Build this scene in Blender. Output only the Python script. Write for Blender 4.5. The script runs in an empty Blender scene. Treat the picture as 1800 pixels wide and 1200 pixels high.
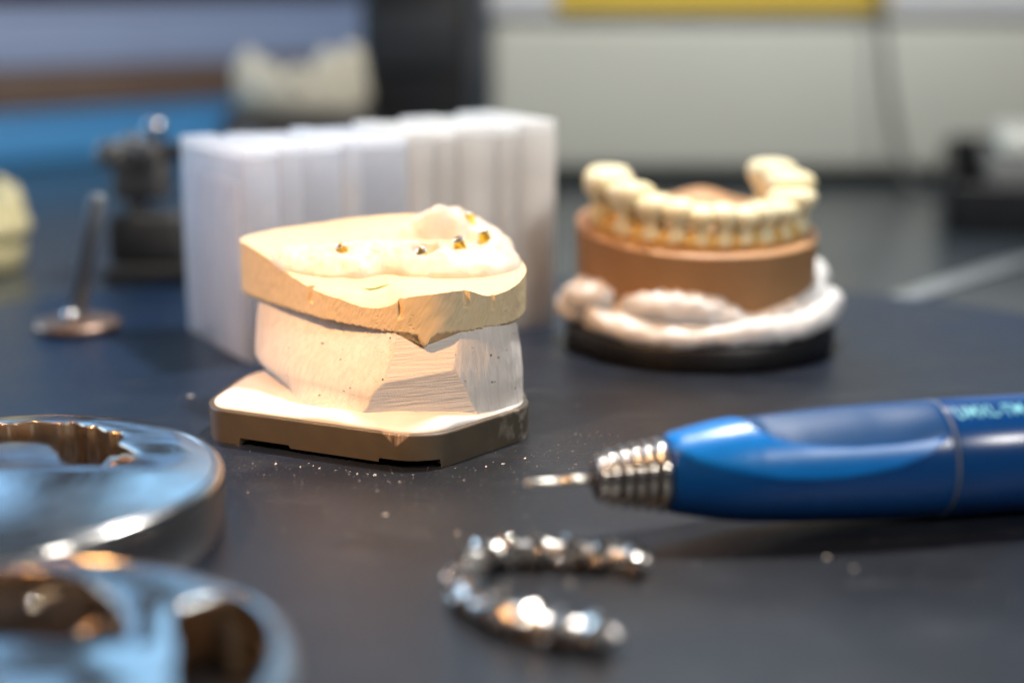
import bpy, bmesh, math, random
from mathutils import Vector, Matrix, noise

random.seed(7)
S = 0.001                       # everything below is written in millimetres
sc = bpy.context.scene
COL = sc.collection
R = math.radians

# ------------------------------------------------------------------ camera
cam = bpy.data.cameras.new("camera")
cam.lens = 55.0
cam.sensor_width = 36.0
cam.clip_start = 0.01
cam.clip_end = 20.0
cam.dof.use_dof = True
cam.dof.focus_distance = 0.366
cam.dof.aperture_fstop = 4.1
co = bpy.data.objects.new("camera", cam)
COL.objects.link(co)
co.location = (0, 0, 0.110)
co.rotation_euler = (R(90 - 13.2), 0, 0)
sc.camera = co

# ------------------------------------------------------------------ world, lamps, exposure
w = bpy.data.worlds.new("World")
sc.world = w
w.use_nodes = True
bgn = w.node_tree.nodes["Background"]
bgn.inputs[0].default_value = (0.62, 0.66, 0.75, 1)
bgn.inputs[1].default_value = 0.10


def lamp(name, loc, target, size, power, color, shape='DISK', size_y=None, spread=180):
    d = bpy.data.lights.new(name, 'AREA')
    d.shape = shape
    d.size = size * S
    if size_y:
        d.size_y = size_y * S
    d.energy = power
    d.color = color
    d.spread = R(spread)
    o = bpy.data.objects.new(name, d)
    COL.objects.link(o)
    o.location = Vector(loc) * S
    o.rotation_euler = (Vector(target) - Vector(loc)).to_track_quat('-Z', 'Y').to_euler()
    return o


lamp('bench_lamp', (80, 520, 480), (0, 370, 20), 40, 3.5, (1.0, 0.985, 0.965))
lamp('warm_lamp', (-250, 200, 415), (-45, 350, 26), 24, 0.17, (1.0, 0.50, 0.18), spread=40)
lamp('cool_panel_lower', (-520, 1750, 360), (-60, 300, 0), 1500, 0.60, (0.28, 0.56, 1.0), 'RECTANGLE', 120)  # unseen cool panel, set apart from the upper ones to band the disc reflections
lamp('cool_panel_upper', (-900, 1750, 700), (-100, 300, 0), 680, 1.05, (0.32, 0.62, 1.0), 'RECTANGLE', 340)  # unseen cool panel behind, placed for the blue in the disc faces
lamp('cool_panel_upper_second', (-60, 1750, 700), (-60, 300, 0), 640, 1.05, (0.34, 0.66, 1.0), 'RECTANGLE', 340)  # second unseen panel; the gap leaves a darker band in the reflections
lamp('cool_panel_pale', (680, 1750, 720), (60, 300, 0), 600, 0.8, (0.66, 0.84, 1.0), 'RECTANGLE', 700)  # unseen paler panel behind, brightens the sheen on the mat
lamp('side_cool_fill', (-1000, 780, 380), (-60, 480, 20), 600, 6.0, (0.48, 0.72, 1.0), 'RECTANGLE', 420)  # unseen cool light added to turn the cases' left faces blue
lamp('room_fill', (520, -230, 620), (-20, 520, 20), 150, 4.5, (1.0, 0.965, 0.915), 'RECTANGLE', 110)

sc.view_settings.view_transform = 'Standard'
sc.view_settings.look = 'None'
sc.view_settings.exposure = 0.0
sc.view_settings.gamma = 1.0
sc.render.engine = 'CYCLES'
sc.cycles.use_denoising = True
sc.cycles.sample_clamp_indirect = 8.0
sc.cycles.max_bounces = 8
sc.cycles.transparent_max_bounces = 12

# ------------------------------------------------------------------ materials


class NT:
    def __init__(self, name):
        self.m = bpy.data.materials.new(name)
        self.m.use_nodes = True
        self.t = self.m.node_tree
        self.b = self.t.nodes["Principled BSDF"]

    def n(self, kind, **kw):
        x = self.t.nodes.new(kind)
        for k, v in kw.items():
            if k in x.inputs:
                x.inputs[k].default_value = v
            else:
                setattr(x, k, v)
        return x

    def l(self, a, b):
        self.t.links.new(a, b)


def coords(t, scale=(1, 1, 1), rot=(0, 0, 0)):
    tc = t.n('ShaderNodeTexCoord')
    mp = t.n('ShaderNodeMapping')
    mp.inputs['Scale'].default_value = scale
    mp.inputs['Rotation'].default_value = rot
    t.l(tc.outputs['Object'], mp.inputs[0])
    return mp.outputs[0]


def mix_col(t, fac, a, b):
    mx = t.n('ShaderNodeMix', data_type='RGBA')
    for k, v in ((6, a), (7, b)):
        if isinstance(v, tuple):
            mx.inputs[k].default_value = (*v, 1)
        else:
            t.l(v, mx.inputs[k])
    if isinstance(fac, float):
        mx.inputs[0].default_value = fac
    else:
        t.l(fac, mx.inputs[0])
    return mx.outputs[2]


def ramp(t, src, lo, hi):
    r = t.n('ShaderNodeMapRange')
    r.inputs[1].default_value = lo
    r.inputs[2].default_value = hi
    t.l(src, r.inputs[0])
    return r.outputs[0]


def mat(name, col, rough=0.5, metal=0.0, spec=0.5, col2=None, nscale=200.0, bump=0.0, bscale=1500.0,
        bdist=0.0001, sss=0.0, coat=0.0, rough_var=0.0):
    t = NT(name)
    b = t.b
    b.inputs['Roughness'].default_value = rough
    b.inputs['Metallic'].default_value = metal
    b.inputs['Specular IOR Level'].default_value = spec
    b.inputs['Coat Weight'].default_value = coat
    b.inputs['Coat Roughness'].default_value = 0.15
    if sss:
        b.inputs['Subsurface Weight'].default_value = sss
        b.inputs['Subsurface Radius'].default_value = (0.0012, 0.0009, 0.0006)
        b.inputs['Subsurface Scale'].default_value = 1.0
    v = coords(t)
    nz = t.n('ShaderNodeTexNoise', Scale=nscale, Detail=5.0, Roughness=0.6)
    t.l(v, nz.inputs['Vector'])
    c2 = col2 or tuple(c * 0.86 for c in col)
    t.l(mix_col(t, ramp(t, nz.outputs[0], 0.35, 0.68), col, c2), b.inputs['Base Color'])
    if rough_var:
        rr = t.n('ShaderNodeMapRange')
        rr.inputs[3].default_value = rough - rough_var
        rr.inputs[4].default_value = rough + rough_var
        t.l(nz.outputs[0], rr.inputs[0])
        t.l(rr.outputs[0], b.inputs['Roughness'])
    if bump:
        n2 = t.n('ShaderNodeTexNoise', Scale=bscale, Detail=4.0, Roughness=0.6)
        t.l(v, n2.inputs['Vector'])
        bp = t.n('ShaderNodeBump', Strength=bump, Distance=bdist)
        t.l(n2.outputs[0], bp.inputs['Height'])
        t.l(bp.outputs[0], b.inputs['Normal'])
    return t.m


def mat_striped(name, col, col2, rot, stretch, bump, rough=0.75, pits=True, sss=0.0):
    """cut plaster / stone: trimming stripes as relief, small pits, a little uneven colour"""
    t = NT(name)
    b = t.b
    b.inputs['Roughness'].default_value = rough
    b.inputs['Specular IOR Level'].default_value = 0.3
    if sss:
        b.inputs['Subsurface Weight'].default_value = sss
        b.inputs['Subsurface Radius'].default_value = (0.001, 0.0007, 0.0004)
        b.inputs['Subsurface Scale'].default_value = 1.0
    v = coords(t)
    nz = t.n('ShaderNodeTexNoise', Scale=170.0, Detail=6.0, Roughness=0.65)
    t.l(v, nz.inputs['Vector'])
    tc = t.n('ShaderNodeTexCoord')
    m1 = t.n('ShaderNodeMapping')
    m1.inputs['Rotation'].default_value = rot
    t.l(tc.outputs['Object'], m1.inputs[0])
    m2_ = t.n('ShaderNodeMapping')
    m2_.inputs['Scale'].default_value = stretch
    t.l(m1.outputs[0], m2_.inputs[0])
    wv = t.n('ShaderNodeTexNoise', Scale=1.0, Detail=3.0, Roughness=0.55)
    t.l(m2_.outputs[0], wv.inputs['Vector'])
    # patches where the stripes fade
    n3 = t.n('ShaderNodeTexNoise', Scale=60.0, Detail=2.0)
    t.l(v, n3.inputs['Vector'])
    ml = t.n('ShaderNodeMath', operation='MULTIPLY')
    t.l(ramp(t, wv.outputs[0], 0.30, 0.70), ml.inputs[0])
    t.l(ramp(t, n3.outputs[0], 0.3, 0.65), ml.inputs[1])
    fine = t.n('ShaderNodeTexNoise', Scale=2600.0, Detail=3.0)
    t.l(v, fine.inputs['Vector'])
    ad = t.n('ShaderNodeMath', operation='MULTIPLY_ADD')
    t.l(fine.outputs[0], ad.inputs[0])
    ad.inputs[1].default_value = 0.45
    t.l(ml.outputs[0], ad.inputs[2])
    h = ad.outputs[0]
    c = mix_col(t, ramp(t, nz.outputs[0], 0.35, 0.7), col, col2)
    c = mix_col(t, ramp(t, wv.outputs[0], 0.56, 0.40), c, tuple(k * 0.96 for k in col2))
    if pits:
        vo = t.n('ShaderNodeTexVoronoi', Scale=430.0, feature='F1')
        vo.inputs['Randomness'].default_value = 1.0
        mp = coords(t, scale=(1, 1, 1.0))
        t.l(mp, vo.inputs['Vector'])
        pm = ramp(t, vo.outputs['Distance'], 0.16, 0.06)
        n4 = t.n('ShaderNodeTexNoise', Scale=120.0, Detail=2.0)
        t.l(v, n4.inputs['Vector'])
        gate = ramp(t, n4.outputs[0], 0.54, 0.60)
        m2 = t.n('ShaderNodeMath', operation='MULTIPLY')
        t.l(pm, m2.inputs[0])
        t.l(gate, m2.inputs[1])
        sb = t.n('ShaderNodeMath', operation='MULTIPLY_ADD')
        t.l(m2.outputs[0], sb.inputs[0])
        sb.inputs[1].default_value = -3.5
        t.l(h, sb.inputs[2])
        h = sb.outputs[0]
    t.l(c, b.inputs['Base Color'])
    bp = t.n('ShaderNodeBump', Strength=bump, Distance=0.00025)
    t.l(h, bp.inputs['Height'])
    t.l(bp.outputs[0], b.inputs['Normal'])
    return t.m


def mat_brushed(name, col, rough, rot=0.0, scale=(900, 30, 900), bump=0.06, dull=0.0):
    """machined metal: fine directional marks, dull patches and a few scratches"""
    t = NT(name)
    b = t.b
    b.inputs['Metallic'].default_value = 1.0
    v = coords(t, scale=scale, rot=(0, 0, rot))
    nz = t.n('ShaderNodeTexNoise', Scale=1.0, Detail=4.0, Roughness=0.7)
    t.l(v, nz.inputs['Vector'])
    n2 = t.n('ShaderNodeTexNoise', Scale=42.0, Detail=5.0, Roughness=0.6)
    t.l(coords(t), n2.inputs['Vector'])
    patch = ramp(t, n2.outputs[0], 0.40, 0.66)
    rr = t.n('ShaderNodeMapRange')
    rr.inputs[3].default_value = rough * 0.8
    rr.inputs[4].default_value = rough * 1.4 + dull
    t.l(patch, rr.inputs[0])
    t.l(rr.outputs[0], b.inputs['Roughness'])
    t.l(mix_col(t, patch, col, tuple(c * (1 - 1.6 * dull) for c in col)), b.inputs['Base Color'])
    sc2 = t.n('ShaderNodeTexNoise', Scale=1.0, Detail=1.0)
    t.l(coords(t, scale=(2400, 26, 2400), rot=(0, 0, rot + 1.1)), sc2.inputs['Vector'])
    cut = ramp(t, sc2.outputs[0], 0.70, 0.74)
    ad = t.n('ShaderNodeMath', operation='ADD')
    t.l(nz.outputs[0], ad.inputs[0])
    t.l(cut, ad.inputs[1])
    bp = t.n('ShaderNodeBump', Strength=bump, Distance=0.0001)
    t.l(ad.outputs[0], bp.inputs['Height'])
    t.l(bp.outputs[0], b.inputs['Normal'])
    return t.m


def mat_mat():
    """dark leathery work mat: fine grain, dusty smears"""
    t = NT('work_mat_leather')
    b = t.b
    v = coords(t)
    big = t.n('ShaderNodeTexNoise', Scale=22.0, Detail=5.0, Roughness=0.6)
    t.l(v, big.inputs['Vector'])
    # grey in the middle, deep blue towards the outside
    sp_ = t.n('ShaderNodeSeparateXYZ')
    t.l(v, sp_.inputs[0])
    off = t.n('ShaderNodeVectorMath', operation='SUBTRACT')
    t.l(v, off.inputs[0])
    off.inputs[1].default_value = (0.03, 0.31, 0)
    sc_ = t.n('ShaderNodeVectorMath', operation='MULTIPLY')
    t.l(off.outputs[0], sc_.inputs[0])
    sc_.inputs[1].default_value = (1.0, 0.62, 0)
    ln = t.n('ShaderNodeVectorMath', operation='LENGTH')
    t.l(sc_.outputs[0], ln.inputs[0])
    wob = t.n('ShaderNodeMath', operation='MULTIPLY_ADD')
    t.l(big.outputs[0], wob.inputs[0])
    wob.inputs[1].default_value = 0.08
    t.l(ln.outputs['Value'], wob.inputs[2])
    mid_grey = mix_col(t, ramp(t, big.outputs[0], 0.42, 0.72), (0.008, 0.010, 0.015), (0.015, 0.018, 0.024))
    colr = mix_col(t, ramp(t, wob.outputs[0], 0.10, 0.22), mid_grey, (0.005, 0.019, 0.052))
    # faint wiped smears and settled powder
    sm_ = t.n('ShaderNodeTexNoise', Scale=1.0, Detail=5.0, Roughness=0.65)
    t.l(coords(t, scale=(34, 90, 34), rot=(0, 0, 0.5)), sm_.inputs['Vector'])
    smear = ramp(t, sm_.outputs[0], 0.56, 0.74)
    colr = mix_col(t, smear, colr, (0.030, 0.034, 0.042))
    pw = t.n('ShaderNodeTexVoronoi', Scale=1500.0, feature='F1')
    t.l(v, pw.inputs['Vector'])
    grain = ramp(t, pw.outputs['Distance'], 0.20, 0.10)
    gate = ramp(t, big.outputs[0], 0.46, 0.70)
    pg = t.n('ShaderNodeMath', operation='MULTIPLY')
    t.l(grain, pg.inputs[0])
    t.l(gate, pg.inputs[1])
    colr = mix_col(t, pg.outputs[0], colr, (0.17, 0.165, 0.155))
    t.l(colr, b.inputs['Base Color'])
    rr = t.n('ShaderNodeMapRange')
    rr.inputs[3].default_value = 0.27
    rr.inputs[4].default_value = 0.45
    t.l(big.outputs[0], rr.inputs[0])
    t.l(rr.outputs[0], b.inputs['Roughness'])
    b.inputs['Specular IOR Level'].default_value = 0.5
    vo = t.n('ShaderNodeTexVoronoi', Scale=1150.0, feature='F1')
    t.l(v, vo.inputs['Vector'])
    n2 = t.n('ShaderNodeTexNoise', Scale=2400.0, Detail=3.0)
    t.l(v, n2.inputs['Vector'])
    ad = t.n('ShaderNodeMath', operation='ADD')
    t.l(vo.outputs['Distance'], ad.inputs[0])
    t.l(n2.outputs[0], ad.inputs[1])
    bp = t.n('ShaderNodeBump', Strength=0.35, Distance=0.00025)
    t.l(ad.outputs[0], bp.inputs['Height'])
    t.l(bp.outputs[0], b.inputs['Normal'])
    return t.m


def mat_plate():
    """olive brown mounting plate with a scraped wedge below its front edge and a few chalk smears"""
    t = NT('olive_plate_plastic')
    b = t.b
    b.inputs['Roughness'].default_value = 0.42
    tc = t.n('ShaderNodeTexCoord')
    sep = t.n('ShaderNodeSeparateXYZ')
    t.l(tc.outputs['Object'], sep.inputs[0])
    nz = t.n('ShaderNodeTexNoise', Scale=180.0, Detail=5.0)
    t.l(tc.outputs['Object'], nz.inputs['Vector'])
    base = mix_col(t, ramp(t, nz.outputs[0], 0.35, 0.7), (0.092, 0.074, 0.050), (0.074, 0.061, 0.042))
    # scraped wedge: |x - x0| below a limit that shrinks with depth under the top edge
    dx = t.n('ShaderNodeMath', operation='SUBTRACT')
    t.l(sep.outputs[0], dx.inputs[0])
    dx.inputs[1].default_value = 0.0035
    ab = t.n('ShaderNodeMath', operation='ABSOLUTE')
    t.l(dx.outputs[0], ab.inputs[0])
    lim = t.n('ShaderNodeMapRange')
    lim.inputs[1].default_value = 0.0046
    lim.inputs[2].default_value = 0.0085
    lim.inputs[3].default_value = -0.0003
    lim.inputs[4].default_value = 0.0042
    lim.clamp = False
    t.l(sep.outputs[2], lim.inputs[0])
    sub = t.n('ShaderNodeMath', operation='SUBTRACT')
    t.l(lim.outputs[0], sub.inputs[0])
    t.l(ab.outputs[0], sub.inputs[1])
    st = coords(t, scale=(3200, 3200, 120))
    n5 = t.n('ShaderNodeTexNoise', Scale=1.0, Detail=3.0)
    t.l(st, n5.inputs['Vector'])
    m = t.n('ShaderNodeMath', operation='MULTIPLY')
    t.l(ramp(t, sub.outputs[0], 0.0, 0.0006), m.inputs[0])
    t.l(ramp(t, n5.outputs[0], 0.42, 0.62), m.inputs[1])
    c = mix_col(t, m.outputs[0], base, (0.42, 0.31, 0.22))
    # chalk smear on the right end
    n6 = t.n('ShaderNodeTexNoise', Scale=260.0, Detail=4.0)
    t.l(tc.outputs['Object'], n6.inputs['Vector'])
    m2 = t.n('ShaderNodeMath', operation='MULTIPLY')
    t.l(ramp(t, sep.outputs[0], 0.024, 0.034), m2.inputs[0])
    t.l(ramp(t, n6.outputs[0], 0.52, 0.70), m2.inputs[1])
    c = mix_col(t, m2.outputs[0], c, (0.30, 0.28, 0.24))
    t.l(c, b.inputs['Base Color'])
    fine = t.n('ShaderNodeTexNoise', Scale=2200.0, Detail=2.0)
    t.l(tc.outputs['Object'], fine.inputs['Vector'])
    bp = t.n('ShaderNodeBump', Strength=0.12, Distance=0.0001)
    t.l(fine.outputs[0], bp.inputs['Height'])
    t.l(bp.outputs[0], b.inputs['Normal'])
    return t.m


def mat_frosted(name, col, clear):
    t = NT(name)
    b = t.b
    b.inputs['Base Color'].default_value = (*col, 1)
    b.inputs['Roughness'].default_value = 0.32
    v = coords(t)
    nz = t.n('ShaderNodeTexNoise', Scale=45.0, Detail=4.0)
    t.l(v, nz.inputs['Vector'])
    tr = t.n('ShaderNodeBsdfTransparent')
    tr.inputs[0].default_value = (0.93, 0.96, 1.0, 1)
    tl = t.n('ShaderNodeBsdfTranslucent')
    tl.inputs[0].default_value = (*col, 1)
    m1 = t.n('ShaderNodeMixShader')
    m1.inputs[0].default_value = 0.58
    t.l(b.outputs[0], m1.inputs[1])
    t.l(tl.outputs[0], m1.inputs[2])
    m2 = t.n('ShaderNodeMixShader')
    f = t.n('ShaderNodeMapRange')
    f.inputs[1].default_value = 0.3
    f.inputs[2].default_value = 0.7
    f.inputs[3].default_value = max(0.0, clear - 0.1)
    f.inputs[4].default_value = clear + 0.1
    t.l(nz.outputs[0], f.inputs[0])
    t.l(f.outputs[0], m2.inputs[0])
    t.l(m1.outputs[0], m2.inputs[1])
    t.l(tr.outputs[0], m2.inputs[2])
    t.l(m2.outputs[0], t.t.nodes['Material Output'].inputs[0])
    return t.m


def mat_stained(name, col, stain, scale, lo, hi):
    t = NT(name)
    b = t.b
    b.inputs['Roughness'].default_value = 0.5
    nz = t.n('ShaderNodeTexNoise', Scale=scale, Detail=3.0)
    t.l(coords(t), nz.inputs['Vector'])
    t.l(mix_col(t, ramp(t, nz.outputs[0], lo, hi), col, stain), b.inputs['Base Color'])
    return t.m


M = {}
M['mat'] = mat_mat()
M['bench'] = mat('grey_bench_laminate', (0.040, 0.050, 0.058), 0.24, col2=(0.032, 0.042, 0.050), nscale=14.0, bump=0.06, bscale=900, rough_var=0.06)
M['stone'] = mat_striped('yellow_die_stone', (0.82, 0.65, 0.41), (0.77, 0.60, 0.36), (0, R(-33), 0), (1500, 1500, 45), 0.45)
M['gum'] = mat('ivory_gum_mask', (0.72, 0.65, 0.55), 0.45, col2=(0.60, 0.52, 0.41), nscale=230, bump=0.55, bscale=1000, bdist=0.0003)
M['plaster'] = mat_striped('white_mount_plaster', (0.80, 0.75, 0.69), (0.74, 0.68, 0.62), (0, 0, 0), (800, 800, 14), 1.0)
M['facet'] = mat_striped('carved_plaster', (0.82, 0.77, 0.71), (0.78, 0.72, 0.66), (0, R(4), 0), (70, 500, 1700), 0.8, pits=False)
M['pad'] = mat('poured_plaster', (0.80, 0.75, 0.70), 0.6, col2=(0.76, 0.70, 0.65), bump=0.12, bscale=900)
M['plate'] = mat_plate()
M['brass'] = mat('gold_anodised_titanium', (0.95, 0.62, 0.07), 0.34, metal=0.85, col2=(0.88, 0.54, 0.05))
M['steel'] = mat('bright_steel', (0.72, 0.72, 0.72), 0.2, metal=1.0)
M['hole'] = mat('dark_bore', (0.01, 0.011, 0.013), 0.35)
M['disc_top'] = mat_brushed('milled_titanium_face', (0.66, 0.69, 0.70), 0.12, R(35), (1100, 20, 700), 0.16, 0.10)
M['disc_wall'] = mat_brushed('titanium_wall_warm_tint', (0.66, 0.51, 0.37), 0.20, 0, (60, 60, 2600), 0.22)  # warm reflection in the cut walls is put into this brown tint
M['cocr'] = mat('polished_chrome_alloy', (0.86, 0.80, 0.72), 0.15, metal=1.0, col2=(0.70, 0.65, 0.59))
M['bar'] = mat('satin_chrome_alloy', (0.80, 0.76, 0.71), 0.28, metal=1.0, bump=0.3, bscale=500, bdist=0.0004)
M['nose'] = mat('nickel_nose', (0.78, 0.73, 0.66), 0.17, metal=1.0)
M['nose_dark'] = mat('nose_groove', (0.07, 0.06, 0.055), 0.45, metal=0.6)
M['bur'] = mat('bur_steel', (0.74, 0.70, 0.62), 0.34, metal=1.0)
M['body'] = mat('deep_blue_lacquer', (0.001, 0.058, 0.230), 0.24, col2=(0.001, 0.052, 0.21), bump=0.12, bscale=1600)
M['sleeve'] = mat('navy_lacquer', (0.001, 0.055, 0.225), 0.24, col2=(0.001, 0.05, 0.205), bump=0.06, bscale=1600)
M['grip'] = mat('bright_blue_rubber', (0.0, 0.20, 0.68), 0.30, col2=(0.0, 0.18, 0.62), bump=0.45, bscale=1300)
M['inlay'] = mat('slate_blue_inlay', (0.002, 0.055, 0.190), 0.46, spec=0.35, col2=(0.004, 0.06, 0.19), bump=0.2, bscale=1300)
M['joint'] = mat('joint_ring_grey', (0.16, 0.20, 0.26), 0.3)
M['print'] = mat('pale_blue_print', (0.22, 0.62, 0.72), 0.5)
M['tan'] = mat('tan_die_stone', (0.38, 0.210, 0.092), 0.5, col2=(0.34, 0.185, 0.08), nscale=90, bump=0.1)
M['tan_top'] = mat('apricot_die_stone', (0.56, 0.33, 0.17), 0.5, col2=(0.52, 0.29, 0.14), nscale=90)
M['tooth'] = mat('cream_tooth_stone', (0.86, 0.79, 0.54), 0.45, col2=(0.80, 0.68, 0.38), nscale=220, sss=0.1)
M['goldgum'] = mat('amber_gum_stone', (0.62, 0.36, 0.085), 0.5, col2=(0.70, 0.48, 0.16), nscale=180)
M['rope'] = mat('white_plaster_rope', (0.84, 0.82, 0.80), 0.5, col2=(0.80, 0.78, 0.75))
M['black'] = mat('black_plastic', (0.010, 0.010, 0.011), 0.42, col2=(0.008, 0.008, 0.009))
M['softblack'] = mat('dull_black', (0.014, 0.016, 0.020), 0.6)
M['case'] = mat('warm_grey_housing', (0.62, 0.63, 0.56), 0.5, col2=(0.60, 0.61, 0.54), nscale=12)
M['white'] = mat('white_enamel', (0.82, 0.84, 0.86), 0.35)
M['yellow'] = mat('yellow_enamel', (0.90, 0.64, 0.08), 0.4)
M['cable'] = mat('grey_cable', (0.14, 0.14, 0.13), 0.5)
M['artic'] = mat('gunmetal', (0.22, 0.21, 0.20), 0.42, metal=0.6, col2=(0.12, 0.11, 0.10), nscale=60)
M['artic_dark'] = mat('dark_bracket', (0.030, 0.027, 0.025), 0.45, col2=(0.05, 0.045, 0.04), nscale=60)
M['beige'] = mat('beige_stone', (0.62, 0.58, 0.46), 0.6, col2=(0.54, 0.50, 0.40), nscale=70)
M['cream'] = mat('yellow_cream_stone', (0.70, 0.62, 0.36), 0.5, col2=(0.64, 0.55, 0.29), nscale=80)
M['bronze'] = mat('brown_bronze', (0.30, 0.20, 0.15), 0.4, metal=0.7)
M['rod'] = mat('grey_rod', (0.17, 0.19, 0.21), 0.45, metal=0.3)
M['bluebox'] = mat('blue_plastic', (0.11, 0.43, 0.86), 0.4, col2=(0.10, 0.40, 0.82), nscale=20)
M['wood'] = mat('brown_board', (0.21, 0.14, 0.105), 0.5, col2=(0.18, 0.115, 0.085), nscale=30)
M['greyblue'] = mat('grey_blue_plastic', (0.40, 0.50, 0.74), 0.5, col2=(0.38, 0.47, 0.71), nscale=20)
M['maroon'] = mat('dark_maroon', (0.035, 0.010, 0.010), 0.5)
M['frost'] = mat_frosted('frosted_polypropylene', (0.94, 0.96, 0.99), 0.28)
M['frost_dense'] = mat_frosted('milky_polypropylene', (0.93, 0.93, 0.92), 0.10)
M['card'] = mat_stained('white_insert', (0.86, 0.86, 0.85), (0.40, 0.40, 0.40), 70.0, 0.60, 0.72)
M['greycard'] = mat('grey_insert', (0.30, 0.33, 0.34), 0.6, nscale=40)
M['dust'] = mat('plaster_dust', (0.72, 0.66, 0.58), 0.6)
M['red'] = mat('red_pencil', (0.42, 0.10, 0.08), 0.7)
M['green'] = mat('green_wax', (0.20, 0.30, 0.03), 0.4)
M['blade'] = mat('satin_blade', (0.62, 0.66, 0.68), 0.28, metal=0.8)

# ------------------------------------------------------------------ object helpers
BASE = {}


def tag(o, label=None, cat=None, group=None, kind=None):
    if label:
        o['label'] = label
    if cat:
        o['category'] = cat
    if group:
        o['group'] = group
    if kind:
        o['kind'] = kind
    return o


def thing(name, label, cat, loc, group=None):
    o = bpy.data.objects.new(name, None)
    o.empty_display_size = 0.01
    COL.objects.link(o)
    o.location = Vector(loc) * S
    BASE[o] = Vector(loc)
    return tag(o, label, cat, group)


def obj(name, bm, m, parent=None, smooth=True, base=None):
    """links the bmesh (millimetres, world axes) as ONE object; vertices go relative to the thing's base"""
    b = BASE[parent] if parent else Vector(base or (0, 0, 0))
    for v in bm.verts:
        v.co = (v.co - b) * S
    bmesh.ops.recalc_face_normals(bm, faces=bm.faces[:])
    me = bpy.data.meshes.new(name)
    bm.to_mesh(me)
    bm.free()
    for mm in (m if isinstance(m, (list, tuple)) else [m]):
        me.materials.append(mm)
    if smooth:
        me.polygons.foreach_set('use_smooth', [True] * len(me.polygons))
    o = bpy.data.objects.new(name, me)
    COL.objects.link(o)
    if parent:
        o.parent = parent
    else:
        o.location = b * S
    BASE[o] = b
    return o


def sharp(o, ang=35):
    me = o.data
    me.set_sharp_from_angle(angle=R(ang))
    return o


def from_grid(rows, closed_u=True, cap0=False, cap1=False, bm=None, mi=0):
    bm = bm or bmesh.new()
    vs = [[bm.verts.new(p) for p in r] for r in rows]
    n = len(rows[0])
    for a, b in zip(vs, vs[1:]):
        for i in range(n if closed_u else n - 1):
            j = (i + 1) % n
            f = bm.faces.new((a[i], a[j], b[j], b[i]))
            f.material_index = mi
    if cap0:
        bm.faces.new(vs[0][::-1]).material_index = mi
    if cap1:
        bm.faces.new(vs[-1]).material_index = mi
    return bm


def lathe(prof, n=48, bm=None, o=(0, 0, 0), axis=(0, 0, 1), cap0=True, cap1=True, mi=0):
    """prof: (distance along axis, radius)"""
    a = Vector(axis).normalized()
    u = a.orthogonal().normalized()
    v = a.cross(u)
    o = Vector(o)
    rows = [[o + a * s + (u * math.cos(2 * math.pi * i / n) + v * math.sin(2 * math.pi * i / n)) * max(r, 1e-3)
             for i in range(n)] for s, r in prof]
    return from_grid(rows, True, cap0, cap1, bm, mi)


def cr(pts, t, closed=False):
    """Catmull-Rom through pts at t in 0..len"""
    n = len(pts)
    i = int(math.floor(t))
    f = t - i
    if closed:
        p = [pts[(i + k) % n] for k in (-1, 0, 1, 2)]
    else:
        p = [pts[min(max(i + k, 0), n - 1)] for k in (-1, 0, 1, 2)]
    out = []
    for a, b, c, d in zip(*p):
        out.append(0.5 * (2 * b + (c - a) * f + (2 * a - 5 * b + 4 * c - d) * f * f + (3 * b - a - 3 * c + d) * f ** 3))
    return out


def tube(pts, rad, n=12, bm=None, per=8, lump=0.0, seed=0.0, flat=1.0):
    """tube through pts; rad a number or one radius per point; round ends"""
    m = len(pts)
    rad = rad if isinstance(rad, (list, tuple)) else [rad] * m
    P, Q = [], []
    steps = (m - 1) * per
    for k in range(steps + 1):
        t = k / per
        P.append(Vector(cr(pts, t)))
        Q.append(cr([(r,) for r in rad], t)[0])
    rows = []
    for k, (p, r) in enumerate(zip(P, Q)):
        d = (P[min(k + 1, steps)] - P[max(k - 1, 0)]).normalized()
        x = d.cross(Vector((0, 0, 1)))
        x = x.normalized() if x.length > 0.05 else d.orthogonal().normalized()
        y = x.cross(d)

        def ring(pp, rr):
            out = []
            for i in range(n):
                a = 2 * math.pi * i / n
                q = pp + (x * math.cos(a) + y * math.sin(a) * flat) * rr
                if lump:
                    q += (x * math.cos(a) + y * math.sin(a)) * lump * noise.noise(q * 0.35 + Vector((seed, 0, 0)))
                out.append(q)
            return out
        if k == 0:
            for e in (0.98, 0.7):
                rows.append(ring(p - d * r * e, r * math.sqrt(1 - e * e)))
        rows.append(ring(p, r))
        if k == steps:
            for e in (0.7, 0.98):
                rows.append(ring(p + d * r * e, r * math.sqrt(1 - e * e)))
    return from_grid(rows, True, True, True, bm)


def box(x0, x1, y0, y1, z0, z1, bev=1.0, bm=None, rot=0.0, piv=None, seg=3, mi=0):
    bm = bm or bmesh.new()
    t = bmesh.new()
    bmesh.ops.create_cube(t, size=1)
    for v in t.verts:
        v.co = Vector(((x0 + x1) / 2 + v.co.x * (x1 - x0), (y0 + y1) / 2 + v.co.y * (y1 - y0), (z0 + z1) / 2 + v.co.z * (z1 - z0)))
    if bev:
        bmesh.ops.bevel(t, geom=t.edges[:], offset=bev, segments=seg, profile=0.5, affect='EDGES')
    if rot:
        c = Vector(piv or ((x0 + x1) / 2, (y0 + y1) / 2, 0))
        mt = Matrix.Rotation(rot, 3, 'Z')
        for v in t.verts:
            v.co = mt @ (v.co - c) + c
    mp = {v: bm.verts.new(v.co) for v in t.verts}
    for f in t.faces:
        bm.faces.new([mp[v] for v in f.verts]).material_index = mi
    t.free()
    return bm


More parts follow.
